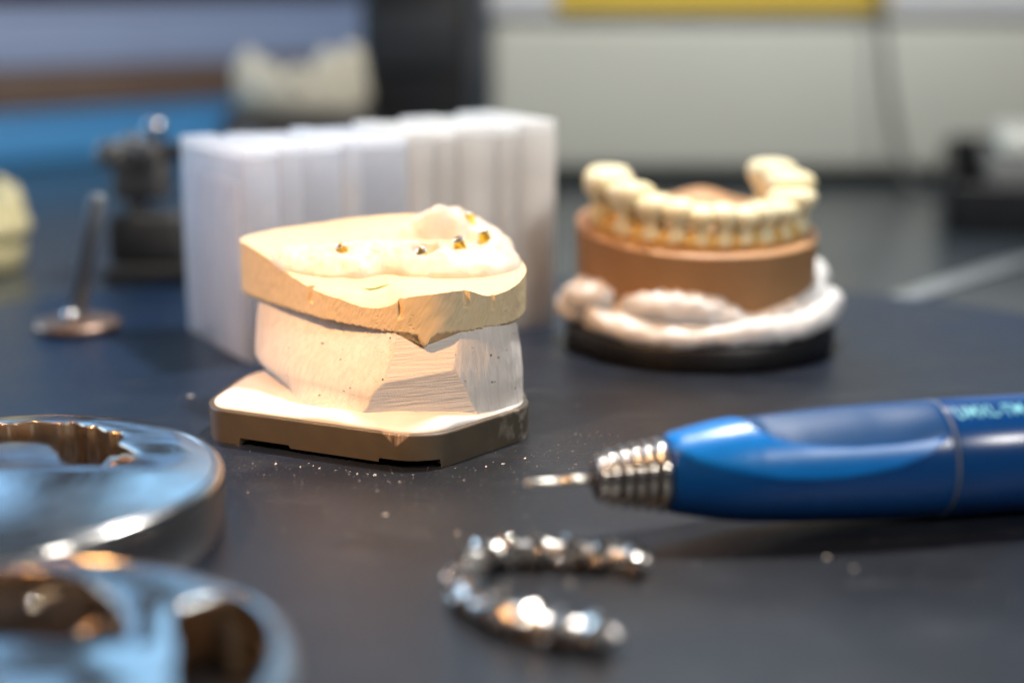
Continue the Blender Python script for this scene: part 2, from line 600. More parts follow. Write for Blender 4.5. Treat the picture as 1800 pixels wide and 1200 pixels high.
def prism(poly, z0, z1, bev=0.8, bm=None):
    """outline in plan, extruded, top and bottom edge rounded"""
    bm = bm or bmesh.new()
    n = len(poly)
    P = [Vector((p[0], p[1], 0)) for p in poly]
    area = sum(P[i].x * P[(i + 1) % n].y - P[(i + 1) % n].x * P[i].y for i in range(n))
    sg = 1 if area > 0 else -1
    inw = []
    for i in range(n):
        d = (P[(i + 1) % n] - P[i - 1]).normalized()
        inw.append(Vector((-d.y, d.x, 0)) * sg)
    rows = []
    for k in range(4):
        a = k / 3 * math.pi / 2
        rows.append([P[i] + inw[i] * bev * (1 - math.sin(a)) + Vector((0, 0, z0 + bev * (1 - math.cos(a)))) for i in range(n)])
    for k in range(4):
        a = k / 3 * math.pi / 2
        rows.append([P[i] + inw[i] * bev * (1 - math.cos(a)) + Vector((0, 0, z1 - bev * (1 - math.sin(a)))) for i in range(n)])
    return from_grid(rows, True, True, True, bm)


def round_poly(pts, rad, seg=6):
    out = []
    n = len(pts)
    for i in range(n):
        p, a, b = Vector(pts[i]), Vector(pts[i - 1]), Vector(pts[(i + 1) % n])
        r = rad[i] if isinstance(rad, (list, tuple)) else rad
        da, db = (a - p), (b - p)
        r1 = min(r, da.length * 0.45, db.length * 0.45)
        s, e = p + da.normalized() * r1, p + db.normalized() * r1
        for k in range(seg + 1):
            t = k / seg
            q = s * (1 - t) ** 2 + p * 2 * t * (1 - t) + e * t * t
            out.append((q.x, q.y))
    return out


def polar(outline, c, n):
    """outline (x, y, *more) -> value at n equal angles round c: radius and the further columns"""
    dense = []
    for i in range(len(outline) * 24):
        q = cr(outline, i / 24, True)
        a = math.atan2(q[1] - c[1], q[0] - c[0])
        dense.append((a, math.hypot(q[0] - c[0], q[1] - c[1]), q[2:]))
    dense.sort(key=lambda d: d[0])
    A = [d[0] for d in dense]
    out = []
    import bisect
    for i in range(n):
        a = -math.pi + 2 * math.pi * (i + 0.5) / n
        k = bisect.bisect(A, a)
        p, q = dense[k - 1], dense[k % len(dense)]
        ap, aq = p[0], q[0]
        if k == 0:
            ap -= 2 * math.pi
        if k == len(dense):
            aq += 2 * math.pi
        f = (a - ap) / max(aq - ap, 1e-9)
        out.append((a, p[1] + (q[1] - p[1]) * f, [x + (y - x) * f for x, y in zip(p[2], q[2])]))
    return out


def sm(x, a=0.0, b=1.0):
    t = min(1.0, max(0.0, (x - a) / (b - a)))
    return t * t * (3 - 2 * t)


def nz(x, y, z, f=1.0):
    return noise.noise(Vector((x * f, y * f, z * f)))


# ------------------------------------------------------------------ the setting: bench and mat
BZ = -2.0                                    # bench top; the mat on it is 2 mm thick, its face is z = 0
bm = box(-900, 900, -500, 1900, BZ - 40, BZ, 2)
tag(obj('bench_top', bm, M['bench'], base=(0, 0, BZ)), kind='structure')

mp = [(-150, -300), (150, -300), (260, 60), (232, 330), (196, 470), (140, 536), (60, 566), (-20, 574), (-100, 566), (-165, 535), (-215, 470), (-255, 300), (-260, 60)]
mo = [cr(mp, i / 10, True) for i in range(len(mp) * 10)]
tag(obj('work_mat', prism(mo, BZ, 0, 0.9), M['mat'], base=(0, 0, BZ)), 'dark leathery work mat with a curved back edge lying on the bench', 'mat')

# ------------------------------------------------------------------ the implant cast in the middle
cast = thing('dental_cast', 'yellow stone dental cast with gold abutments on a white plaster block and olive plate', 'dental cast', (-30, 380, 0))

# mounting plate: chamfered outline, two recesses under its front edge
pl = round_poly([(-72.5, 363.5), (-24, 341.0), (-15.5, 342.8), (4.5, 366.5), (1, 400), (-12, 412), (-58, 409), (-70, 399), (-75, 372)],
                [4, 6, 5, 5, 8, 8, 8, 8, 5])
dense = []
for i in range(len(pl)):
    p_, q_ = Vector(pl[i]), Vector(pl[(i + 1) % len(pl)])
    m_ = max(1, int((q_ - p_).length / 0.4))
    dense += [tuple(p_.lerp(q_, k / m_)) for k in range(m_)]


def plate_foot(x, y):
    """height of the plate's lower edge: feet stand on the mat, recesses between them"""
    if y < 364.5 and x < -15.2:              # long front side
        return 0.0 if x < -65.5 else 1.75 if x < -52.5 else 0.95 if x < -30.5 else 1.9 if x < -16.2 else 0.0
    return 1.7 if 372 < y < 392 else 0.0


rows = [[(x, y, plate_foot(x, y)) for x, y in dense]]
cx_, cy_ = -34, 376
for k in range(6):
    a_ = k / 5 * math.pi / 2
    ins = 0.55 * (1 - math.cos(a_))
    rows.append([(x + (cx_ - x) * ins / 34, y + (cy_ - y) * ins / 34, 8.0 - 0.55 * (1 - math.sin(a_))) for x, y in dense])
bm = from_grid(rows, True, False, True)
low = [bm.verts.new((cx_ + (x - cx_) * 0.82, cy_ + (y - cy_) * 0.82, 2.2)) for x, y in dense]
bm.verts.ensure_lookup_table()
for i in range(len(dense)):
    j = (i + 1) % len(dense)
    bm.faces.new((bm.verts[j], bm.verts[i], low[i], low[j]))
bm.faces.new(low)
sharp(obj('mounting_plate', bm, M['plate'], cast), 30)

# poured plaster sheet on the plate, a lip spilling forward on the chamfer
po = round_poly([(-71.6, 364.9), (-24, 342.4), (-16.3, 343.9), (3.2, 367), (0, 399), (-12, 410), (-57, 407), (-68.5, 398), (-73.6, 372)], 6)
PC = (-34, 376)
pp = polar([(x, y) for x, y in po], PC, 240)
rows = []
for s in [1.0, 1.0, 0.985, 0.96, 0.92, 0.86, 0.78, 0.68, 0.55, 0.4, 0.2, 0.02]:
    row = []
    for i, (a, r, _) in enumerate(pp):
        x, y = PC[0] + math.cos(a) * r * s, PC[1] + math.sin(a) * r * s
        edge = 1 - s
        z = 8.1 + 1.5 * (1 - math.exp(-edge * 16)) + 0.5 * nz(x, y, 3, 0.12) * sm(edge, 0, 0.2)
        z += 1.5 * math.exp(-(((x + 20) / 12) ** 2 + ((y - 349.5) / 4.5) ** 2))
        z += 1.0 * math.exp(-(((x + 40) / 8) ** 2 + ((y - 354) / 3.5) ** 2))
        row.append((x, y, z))
    rows.append(row)
rows[0] = [(x, y, 7.9) for x, y, z in rows[1]]
bm = from_grid(rows, True, False, True)
obj('plaster_layer', bm, M['pad'], cast)

# plaster block with a carved facet
CB = (-33, 386)
N = 560
top = polar([(-65.5, 400), (-62.6, 394), (-55.5, 388), (-47.5, 381.0), (-40, 373.6), (-34, 365.8), (-29.2, 359.6), (-24.5, 356.2), (-17, 355.8), (-9.5, 359.8), (-0.8, 368.4), (0.6, 382), (-4, 398), (-18, 409), (-40, 413), (-58, 412)], CB, N)
mid = polar([(-66.8, 402), (-65.6, 392), (-60.5, 381), (-53.5, 371), (-46.5, 364.0), (-40.5, 358.2), (-35.8, 354.2), (-30.5, 351.0), (-24, 350.6), (-16, 351.4), (-9, 356.0), (1.6, 368.4), (1.6, 384), (-4, 399), (-18, 409), (-40, 413), (-58, 412)], CB, N)
bot = polar([(-60, 402), (-57.5, 392), (-55, 377), (-50.5, 361.5), (-44, 353.8), (-37, 351.4), (-30, 351.0), (-24, 351.0), (-13, 352.0), (-7, 357), (2.0, 368.2), (1.6, 384), (-4, 399), (-18, 407), (-40, 410), (-54, 408)], CB, N)
# planes that cut the facet: the upper one looks up a little, the lower one down
cuts = [(Vector((-23, 352.7, 18.6)), Vector((0.02, -0.90, 0.44)).normalized(), 'up'),
        (Vector((-23, 352.7, 18.6)), Vector((0.12, -0.985, -0.15)).normalized(), 'low')]
rows, cutmask = [], []
ZT, ZB = 28.6, 8.4
for k in range(61):
    f = k / 60
    z = ZB + (ZT - ZB) * f
    row = []
    for i in range(N):
        a = top[i][0]
        rb, rm, rt = bot[i][1], mid[i][1], top[i][1]
        # quadratic-ish through bottom, 30 % height and top
        if f < 0.27:
            r = rb + (rm - rb) * math.sin(f / 0.27 * math.pi / 2)
        else:
            g = (f - 0.27) / 0.73
            r = rm + (rt - rm) * g ** 1.5
        x, y = CB[0] + math.cos(a) * r, CB[1] + math.sin(a) * r
        r += 0.10 * nz(x, y, z, 0.25) + 0.05 * nz(x, y, z * 0.2, 1.4)
        row.append([a, r, z])
    rows.append(row)
for row in rows:
    for p in row:
        a, r, z = p
        d = Vector((math.cos(a), math.sin(a), 0))
        q = Vector((CB[0], CB[1], z)) + d * r
        hit = 0
        if -39 < q.x < -8.5 and q.y < 366:
            for c, nrm, which in cuts:
                ex = (q - c).dot(nrm)
                if ex > 0:
                    q -= d * (ex / max(d.dot(nrm), 0.2))
                    hit = 1
        p[:] = [q.x, q.y, q.z, hit]
bm = bmesh.new()
vs = [[bm.verts.new(p[:3]) for p in row] for row in rows]
for k in range(len(rows) - 1):
    for i in range(N):
        j = (i + 1) % N
        f = bm.faces.new((vs[k][i], vs[k][j], vs[k + 1][j], vs[k + 1][i]))
        if rows[k][i][3] and rows[k][j][3] and rows[k + 1][i][3] and rows[k + 1][j][3]:
            f.material_index = 1
bm.faces.new(vs[-1])
bm.faces.new(vs[0][::-1])
sharp(obj('plaster_block', bm, [M['plaster'], M['facet']], cast), 22)

# the stone arch: outline in plan with the height of its upper edge
CO = [(-71.4, 406, 41.9), (-68.2, 399.6, 41.5), (-60.8, 389.5, 39.4), (-54, 381.3, 36.7), (-47.2, 373.2, 34.9), (-41.1, 367.9, 34.1),
      (-35.1, 362.8, 33.2), (-29.4, 358.4, 34.2), (-24.5, 355.6, 36.9), (-17.2, 354.5, 38.2), (-10.7, 358.2, 38.1), (-5.4, 362.6, 36.0),
      (0.0, 367.8, 36.9), (2.8, 375, 38.2), (3.3, 385, 38.9), (1, 394, 40), (-4, 403, 42.6), (-12, 410, 46), (-24, 415, 47.3), (-40, 417, 46.3),
      (-55, 418, 44.2), (-65, 416, 43), (-70.5, 411, 42.3)]
CC = (-33, 388)
N = 760
cp = polar(CO, CC, N)


def deck(x, y):
    a = math.atan2(y - CC[1], x - CC[0])
    k = int((a + math.pi) / (2 * math.pi) * N) % N
    _, r, h = cp[k]
    s = min(1.0, math.hypot(x - CC[0], y - CC[1]) / r)
    z = h[0] + (38.3 - h[0]) * (1 - s * s) ** 0.9
    # hollow in front of the ridge, rise to the palate behind
    z -= 2.5 * math.exp(-(((x + 33) / 9) ** 2 + ((y - 376) / 4.6) ** 2))
    z += 3.4 * math.exp(-(((x + 33) / 22) ** 2 + ((y - 402) / 9) ** 2))
    return z


notch = [(-49.5, 0.55, 1.3, 3.8), (-26.0, 0.6, 1.5, 4.4), (-10.6, 0.55, 1.3, 4.2), (-4.6, 0.35, 0.6, 3.6), (-46.5, 0.2, 0.3, 1.2)]
rows = []
ZB = 28.3
K = 40
for k in range(K + 1):                       # wall, bottom to top
    f = k / K
    row = []
    for i, (a, r, h) in enumerate(cp):
        x, y = CC[0] + math.cos(a) * r, CC[1] + math.sin(a) * r
        zb = ZB + 0.45 * nz(x * 1.3, y * 1.3, 0, 0.9) + 0.3 * nz(x, y, 5, 2.2)
        if y < 380:
            zb -= 2.7 * math.exp(-abs((x + 20.2) / 1.5) ** 2.4)      # the run of stone hanging down in front
        zt = h[0] + 0.10 * nz(x, y, 9, 0.8)
        z = zb + (zt - zb) * f
        rr = r + 0.12 * nz(x, y, z, 0.35) - 0.45 * (1 - sm(f, 0, 0.06))
        for nx, hw, dep, ln in notch:
            if y < 392 and abs(x - nx) < hw * 2.2:
                u = (x - nx) / hw
                t = (zt - z) / ln
                if t < 1:
                    rr -= dep * max(0, 1 - u * u * 0.6) * math.sqrt(max(0, 1 - t * t))
        row.append((CC[0] + math.cos(a) * rr, CC[1] + math.sin(a) * rr, z))
    rows.append(row)
topw = rows[-1]
for s in (0.997, 0.99, 0.98, 0.965, 0.945, 0.92, 0.89, 0.86, 0.82, 0.77, 0.71, 0.64, 0.56, 0.47, 0.37, 0.26, 0.14, 0.02):
    row = []
    for i, (a, r, h) in enumerate(cp):
        ex, ey, ez = topw[i]
        x, y = CC[0] + (ex - CC[0]) * s, CC[1] + (ey - CC[1]) * s
        z = deck(x, y) + (ez - h[0]) * s ** 8 + 0.12 * (1 - math.exp(-(1 - s) * 60))
        z += 0.18 * nz(x, y, 1, 0.18) * (1 - s ** 6)
        row.append((x, y, z))
    rows.append(row)
bm = from_grid(rows, True, True, True)
sharp(obj('stone_base', bm, M['stone'], cast), 40)

# gum ridge: a lumpy saddle following the arch
AB = [(-41.6, 388.4, 43.2), (-21.9, 385.2, 42.0), (-12.0, 386.6, 43.6), (-6.0, 392.5, 44.2), (-10.6, 406.5, 45.4)]       # abutment bases
crest = [(-60.5, 398.5), (-56.5, 396), (-50, 394), (-41, 393), (-31, 392.5), (-22, 390.5), (-14.5, 389.8), (-8.8, 391.5), (-6.2, 396), (-6.5, 401.5), (-10.0, 405.0), (-14.2, 405.2), (-19, 404.8), (-24.5, 404.6), (-31, 404.5)]
hgt = [0.3, 2.4, 3.5, 4.6, 4.9, 5.6, 5.8, 5.2, 4.3, 2.8, 2.2, 5.6, 6.6, 4.6, 0.5]
wfr = [2.5, 8.0, 12.0, 13.5, 11.5, 13.5, 15.0, 15.0, 7.2, 6, 7, 8, 8, 8, 7]
NU, NV = 330, 96
rows = []
for iu in range(NU + 1):
    t = iu / NU * (len(crest) - 1)
    p = Vector(cr(crest, t)).to_3d()
    q = Vector(cr(crest, min(t + 0.02, len(crest) - 1))).to_3d()
    o_ = Vector(cr(crest, max(t - 0.02, 0))).to_3d()
    d = (q - o_).normalized()
    nrm = Vector((d.y, -d.x, 0))             # outward = the viewer's side of the front run
    h = max(0.1, cr([(a,) for a in hgt], t)[0])
    wd = cr([(a,) for a in wfr], t)[0]
    row = []
    for iv in range(NV + 1):
        v = iv / NV * 2 - 1                  # +1 outer foot, -1 inner foot
        wside = wd if v > 0 else 5.0
        a = abs(v)
        xy = p + nrm * (v * wside * (1 + 0.13 * nz(p.x, p.y, v * 2, 0.22)))
        if v > 0:
            prof = (0.40 + 0.60 * (1 - a ** 2.3)) * (1 - a ** 14) ** 0.5
        else:
            prof = (1 - a ** 2.4) ** 1.3
        x, y = xy.x, xy.y
        zd = deck(x, y)
        zr = deck(p.x, p.y)
        base = zd * a + zr * (1 - a) if a < 1 else zd
        z = base - 0.35 + h * prof
        amp = prof ** 0.5
        z += amp * (0.85 * nz(x, y, 2, 0.20) + 0.55 * nz(x, y, 7, 0.5) + 0.2 * nz(x, y, 4, 1.3))
        # scalloped gum edge marks
        z += amp * 0.25 * math.sin(x * 0.95) * math.exp(-((v - 0.35) / 0.22) ** 2)
        # sockets behind the second, third abutment, slight collars round the others
        for (bx, by, rad, fl) in ((-21.4, 386.5, 4.6, 40.2), (-14.8, 390.0, 3.8, 41.8), (-6.3, 394.4, 1.9, 42.0), (-41.6, 388.8, 1.9, 42.3)):
            dd = math.hypot((x - bx), (y - by) * 0.95) / rad
            if dd < 1:
                z = min(z, fl + (z - fl) * sm(dd, 0.62, 1.0))
        z = max(z, zd - 0.4)
        row.append((x, y, z))
    rows.append(row)
bm = from_grid(rows, False)
RIDGE = [p for r in rows for p in r]
obj('gum_ridge', bm, M['gum'], cast)


def ridge_z(x, y):
    return min(RIDGE, key=lambda p: (p[0] - x) ** 2 + (p[1] - y) ** 2)[2]


tilt = [(-0.40, -0.42, 1), (-0.25, -0.70, 1), (-0.45, -0.42, 1), (-0.40, -0.15, 1), (-0.2, 0.1, 1)]
for (ax, ay, az), tl, ln in zip(AB, tilt, (3.0, 3.0, 3.4, 3.0, 2.8)):
    a = Vector(tl).normalized()
    b = Vector((ax, ay, ridge_z(ax, ay) + (0.1 if ay < 386 else -1.6)))
    ln += 0.7
    # the gold cone has one flat milled side
    bm = lathe([(0, 2.10), (ln * 0.35, 1.96), (ln * 0.9, 1.46), (ln, 1.42)], 32, None, b, a)
    e = a.cross(Vector((0, 1, 0))).normalized()
    for v in bm.verts:
        q = (v.co - b).dot(-e)
        if q > 1.15:
            v.co += e * (q - 1.15)
    ab = obj('abutment', bm, M['brass'], cast)
    sharp(ab, 30)
    tp = b + a * ln
    bm = lathe([(-0.06, 1.42), (0.08, 1.40), (0.13, 1.30), (0.13, 0.92), (-0.25, 0.86)], 28, None, tp, a, True, False)
    obj('rim', bm, M['steel'], ab)
    bm = lathe([(-0.3, 0.86), (-0.28, 0.82), (0.0, 0.82)], 20, None, tp, a)
    obj('screw_hole', bm, M['hole'], ab)
# sliver of green wax in the hollow
wx = []
for i in range(9):
    x = -36.5 + i * 0.95
    wx.append((x, 374.8 - 0.25 * i + 0.3 * math.sin(i * 1.7), deck(x, 374.5) + 0.55))
obj('wax_sliver', tube(wx, [0.08, 0.18, 0.28, 0.34, 0.42, 0.48, 0.45, 0.3, 0.12], 8, None, 3), M['green'], cast)
# fine red pencil scallops on the ridge
for x0, x1 in ((-35.2, -31.2), (-30.4, -25.6)):
    pc = []
    for k in range(9):
        x = x0 + (x1 - x0) * k / 8
        y = 387.6 - 2.2 * math.sin(math.pi * k / 8)
        pc.append((x, y, ridge_z(x, y) + 0.02))
    obj('pencil_line', tube(pc, 0.06, 6, None, 2), M['red'], cast)

# ------------------------------------------------------------------ milled metal discs


def disc(c, rad, z1, holes, name, label):
    t = thing(name, label, 'metal disc', (c[0], c[1], 0))
    cu = bpy.data.curves.new('outline', 'CURVE')
    cu.dimensions = '2D'
    cu.fill_mode = 'BOTH'
    cu.resolution_u = 1
    bev = 0.35
    cu.extrude = (z1 / 2 - bev)
    cu.bevel_depth = bev
    cu.bevel_resolution = 2
    cu.offset = -bev

    def spl(pts):
        s = cu.splines.new('POLY')
        s.points.add(len(pts) - 1)
        for k, (x, y) in enumerate(pts):
            s.points[k].co = (x, y, 0, 1)
        s.use_cyclic_u = True
    spl([(c[0] + math.cos(i / 160 * 2 * math.pi) * (rad - 2.2), c[1] + math.sin(i / 160 * 2 * math.pi) * (rad - 2.2)) for i in range(160)])
    for h in holes:
        hh = [cr(h, i / 8, True) for i in range(len(h) * 8)]
        hh = [(x + 0.4 * nz(x, y, 0, 0.22) + 0.05 * nz(x, y, 0, 1.1), y + 0.4 * nz(x, y, 5, 0.22) + 0.05 * nz(x, y, 5, 1.1)) for x, y in hh]
        spl(hh)
    tmp = bpy.data.objects.new('outline', cu)
    COL.objects.link(tmp)
    dg = bpy.context.evaluated_depsgraph_get()
    me = bpy.data.meshes.new_from_object(tmp.evaluated_get(dg))
    bm = bmesh.new()
    bm.from_mesh(me)
    bmesh.ops.remove_doubles(bm, verts=bm.verts[:], dist=0.01)
    for v in bm.verts:
        v.co.z += z1 / 2
    bm.normal_update()
    for f in bm.faces:
        f.material_index = 0 if abs(f.normal.z) > 0.9 else 1
    bpy.data.objects.remove(tmp)
    o = obj('blank', bm, [M['disc_top'], M['disc_wall']], t)
    sharp(o, 32)
    # stepped rim with a rounded shoulder
    prof = [(0, rad - 2.2), (0, rad - 0.5), (0.5, rad), (z1 - 2.0, rad), (z1 - 1.3, rad - 0.15), (z1 - 0.6, rad - 0.6), (z1 - 0.2, rad - 1.3), (z1, rad - 2.15), (z1 - 0.8, rad - 2.2)]
    bm = lathe(prof, 180, None, (c[0], c[1], 0.0), (0, 0, 1), False, False)
    obj('rim', bm, M['disc_rim'], t)
    return t


M['disc_rim'] = mat_brushed('turned_titanium_rim', (0.50, 0.49, 0.47), 0.15, 0, (40, 40, 1800), 0.06)
c1 = (-104, 297)
h1 = [(-77.6, 310.0), (-80.5, 304.6), (-86.6, 303.2), (-91.6, 305.6), (-95.7, 313.5), (-99.3, 318.4), (-104.5, 320.0), (-109, 319), (-113, 314), (-117, 305), (-122, 302), (-129, 305), (-131.5, 312), (-128, 321),
      (-124, 328), (-117, 333), (-111.5, 334.0), (-106.5, 335.3), (-101, 334.2), (-97.5, 334.8), (-94, 332.2), (-91.5, 331.6), (-88.2, 328), (-85.5, 327.3), (-83.6, 323.5), (-83.9, 319.6), (-80.6, 315.4)]
d1 = disc(c1, 46, 13, [h1], 'metal_disc', 'sharper round metal disc with a milled arch slot, left of the plaster cast')
# sprue stub left standing at the slot's end
bm = tube([(-84.6, 318.5, 8.0), (-85.2, 314.2, 8.6), (-85.6, 310.0, 9.0)], [2.3, 1.6, 0.45], 16, None, 6, 0.15)
obj('sprue_stub', bm, M['steel'], d1)
bm = tube([(-119, 304.0, 7), (-118, 309.5, 7)], [1.6, 1.0], 14, None, 6, 0.3)
obj('sprue_stub', bm, M['steel'], d1)
c2 = (-77, 207.3)
h2 = [(-98, 240), (-92, 245), (-85.6, 246.4), (-77.8, 245.6), (-70.2, 241.8), (-63.4, 233.4), (-58.6, 223.2), (-58.3, 217.6), (-64.5, 216.6), (-77.1, 218.4), (-86, 217.5), (-96, 220), (-101, 230)]
h3 = [(-52.9, 227.5), (-49.1, 233.8), (-44.5, 235.3), (-41.0, 232.5), (-38.3, 227.4), (-35.6, 216.8), (-35.2, 205), (-37.5, 196), (-44, 194), (-47.6, 203), (-50, 216)]
h4 = [(-93, 209), (-84, 209.5), (-76, 207), (-73, 201), (-76, 194), (-86, 190), (-95, 196), (-98, 204)]
d2 = disc(c2, 46, 13, [h2, h3, h4], 'metal_disc', 'blurred round metal disc with several milled openings, nearest the camera')
for a_, b_, r_ in (((-80, 247, 7.5), (-79.4, 242.8, 8), 1.3), ((-68, 241, 5.0), (-70.0, 237.5, 5.2), 1.5), ((-91, 246, 8), (-90.4, 241.5, 8), 1.3),
                   ((-36, 208, 6), (-40.5, 209, 6), 1.7), ((-81, 191.5, 8), (-81.6, 198, 8), 1.8)):
    obj('sprue_stub', tube([a_, tuple((p + q) / 2 for p, q in zip(a_, b_)), b_], [r_, r_ * 0.9, r_ * 0.6], 14, None, 6, 0.5), M['cocr'], d2)

# ------------------------------------------------------------------ cast metal framework
fr = thing('metal_framework', 'shiny cast metal denture framework, a horseshoe of lumpy crowns in front', 'dental framework', (4, 262, 0))
fp = [(24.8, 277.0), (18, 279.4), (11, 281.0), (4, 281.8), (-2.5, 280.6), (-7.0, 276.6), (-8.6, 270.5), (-8.2, 264), (-5.8, 257.4), (-1.6, 251.6), (4.4, 247), (10.5, 244.0), (16.6, 242.4)]
bm = tube([(x, y, 2.6) for x, y in fp], [1.5, 1.9, 2.2, 2.3, 2.5, 2.6, 2.6, 2.6, 2.5, 2.4, 2.4, 2.2, 1.7], 14, None, 10, 0.7, 3.0)
obj('bar', bm, M['bar'], fr)
ncr = 14
for i in range(ncr):
    t = (i + 0.35) / ncr * (len(fp) - 1)
    x, y = cr(fp, t)
    x2, y2 = cr(fp, t + 0.1)
    d = Vector((x2 - x, y2 - y, 0)).normalized()
    bm = bmesh.new()
    bmesh.ops.create_icosphere(bm, subdivisions=2, radius=1)
    rx, ry, rz = 1.9 + 0.4 * random.random(), 2.7 + 0.6 * random.random(), 2.6 + 0.7 * random.random()
    zc = 2.8 + 0.4 * random.random()
    yaw = math.atan2(d.y, d.x)
    sd = random.random() * 50
    for v in bm.verts:
        q = v.co.copy()
        k = 1 + 0.24 * noise.noise(q * 1.7 + Vector((sd, 0, 0))) + 0.09 * noise.noise(q * 4 + Vector((0, sd, 0)))
        # four blunt cusps on top, open collar below
        if q.z > 0.2:
            k += 0.16 * (math.cos(4 * math.atan2(q.y, q.x)) * (q.z - 0.2))
        q = Vector((math.copysign(abs(q.x) ** 0.8, q.x) * rx, math.copysign(abs(q.y) ** 0.8, q.y) * ry, math.copysign(abs(q.z) ** 0.8, q.z) * rz)) * k
        q = Matrix.Rotation(yaw, 3, 'Z') @ q
        q += Vector((x, y, zc))
        q.z = max(q.z, 0.0)
        v.co = q
    obj('crown', bm, M['cocr'], fr, smooth=False)

rb = random.Random(5)
for i in range(46):
    t = (i + 0.5) / 46 * (len(fp) - 1)
    x, y = cr(fp, t)
    x2, y2 = cr(fp, t + 0.05)
    d = Vector((x2 - x, y2 - y, 0)).normalized()
    side = -1 if i % 2 else 1
    c = Vector((x, y, 0)) + Vector((-d.y, d.x, 0)) * side * rb.uniform(1.6, 2.9) + Vector((0, 0, rb.uniform(1.3, 4.2)))
    bm = bmesh.new()
    bmesh.ops.create_icosphere(bm, subdivisions=2, radius=1)
    r = rb.uniform(0.9, 1.35)
    for v in bm.verts:
        q = v.co * r * (1 + 0.25 * noise.noise(v.co * 1.3 + Vector((i * 2.7, 0, 0))))
        v.co = q + c
        v.co.z = max(v.co.z, 0.0)
    obj('glint_bead', bm, M['cocr'], fr, smooth=False)  # extra flat-faced beads added to catch the lamps as bright glints

# ------------------------------------------------------------------ blue handpiece
A0 = Vector((16.4, 296.6, 12.3))
U = Vector((0.980, 0.199, 0)).normalized()
W = Vector((U.y, -U.x, 0))
Zv = Vector((0, 0, 1))
hp = thing('handpiece', 'blue dental handpiece with a ringed metal nose and thin bur lying on the mat', 'handpiece', (70, 310, 0))


SK = 0.975


def hpt(s, ph, r):
    return A0 + U * (s * SK) + (W * math.cos(ph) + Zv * math.sin(ph)) * r


def spin(prof, n):
    return lathe([(s * SK, r) for s, r in prof], n, None, A0, U)


PR = [(0, 4.6), (4.7, 6.3), (14.9, 7.55), (19.5, 8.55), (24.3, 9.5), (28.5, 10.15), (32.7, 10.6), (42.5, 11.25), (54.9, 11.8), (73.8, 12.13), (93.2, 12.25), (180, 12.3)]


def rad_at(s):
    for i in range(len(PR) - 1):
        if s <= PR[i + 1][0]:
            return max(0.5, cr([(p[1],) for p in PR], i + (s - PR[i][0]) / (PR[i + 1][0] - PR[i][0]))[0])
    return PR[-1][1]


ss = [14.9 + i * (74.0 - 14.9) / 60 for i in range(61)]
obj('joint_ring', spin([(73.85, 11.0), (73.85, 12.1), (74.0, 12.22), (74.35, 12.22), (74.5, 12.1), (74.5, 11.0)], 96), M['joint'], hp)
sl = obj('rear_sleeve', spin([(74.6, 11.5), (74.6, 12.08), (74.9, 12.18), (95, 12.26), (150, 12.3), (176, 12.1), (180, 11.0)], 96), M['sleeve'], hp)
# nose: cone plus raised rings
obj('nose_cone', spin([(-0.2, 1.6), (0.0, 3.6), (0.6, 4.2), (4.0, 4.6), (15.2, 6.7)], 72), M['nose_dark'], hp)
for k, (s, r, wd) in enumerate([(1.3, 4.9, 0.75), (3.3, 5.75, 0.9), (5.9, 6.25, 0.72), (8.3, 6.65, 0.72), (10.7, 7.05, 0.72), (13.4, 7.5, 0.95)]):
    prof = [(s + wd * math.cos(math.pi - a * math.pi / 10), r - wd * 0.75 + wd * 0.75 * math.sin(a * math.pi / 10)) for a in range(11)]
    obj('nose_ring', spin([(prof[0][0], r - 2.0)] + prof + [(prof[-1][0], r - 2.0)], 72), M['nose'], hp)
br = obj('bur', spin([(-14.4, 0.25), (-14.3, 0.55), (-14.0, 0.72), (-7.6, 0.72), (-7.3, 0.6), (-7.0, 0.6), (-6.8, 0.95), (1.0, 0.95)], 24), M['bur'], hp)

lowp = [(15.3, 58), (15.7, 53), (19.5, 30.8), (24.3, 18.6), (30.3, 10), (36.4, 5.1), (42.5, 3.5), (48.7, 3.6), (54.9, 6.7), (61.1, 11.7), (67.5, 21.1), (71.2, 32.0), (72.2, 36.5)]
upp = [(15.3, 118), (19.5, 120), (26, 118), (29.5, 108), (31.2, 88), (32.4, 67.5), (35.2, 52.8), (38.8, 43.6), (45, 37), (52.4, 33.4), (61.1, 33.2), (67, 35), (71.2, 38.0), (72.2, 37.5)]
topp = [(31.2, 88), (32.4, 93), (36, 96), (42, 97), (52, 96), (61, 93), (70, 90), (73.4, 89)]


def lin(tab, s):
    if s <= tab[0][0]:
        return tab[0][1]
    for (a, b), (c, d) in zip(tab, tab[1:]):
        if s <= c:
            return b + (d - b) * (s - a) / (c - a)
    return tab[-1][1]


def scoop(s, ph):
    """depth of the finger recess on the upper side"""
    if s < 30.5 or s > 74:
        return 0.0
    a, b = R(lin(upp, s)), R(lin(topp, s))
    v = (ph - a) / max(b - a, 0.05)
    if v <= 0 or v >= 1:
        return 0.0
    return 1.0 * (math.sin(math.pi * v) ** 0.6) * sm(s, 30.8, 36) * (1 - sm(s, 58, 73))


rows = [[hpt(14.9, 2 * math.pi * k / 180, 6.0) for k in range(180)]]
for i, s_ in enumerate([14.9 + q * (74.0 - 14.9) / 120 for q in range(121)]):
    rows.append([hpt(s_, 2 * math.pi * k / 180, rad_at(s_) - (0.25 if i in (0, 120) else 0) - scoop(s_, 2 * math.pi * k / 180)) for k in range(180)])
obj('body', from_grid(rows, True, True, True), M['body'], hp)


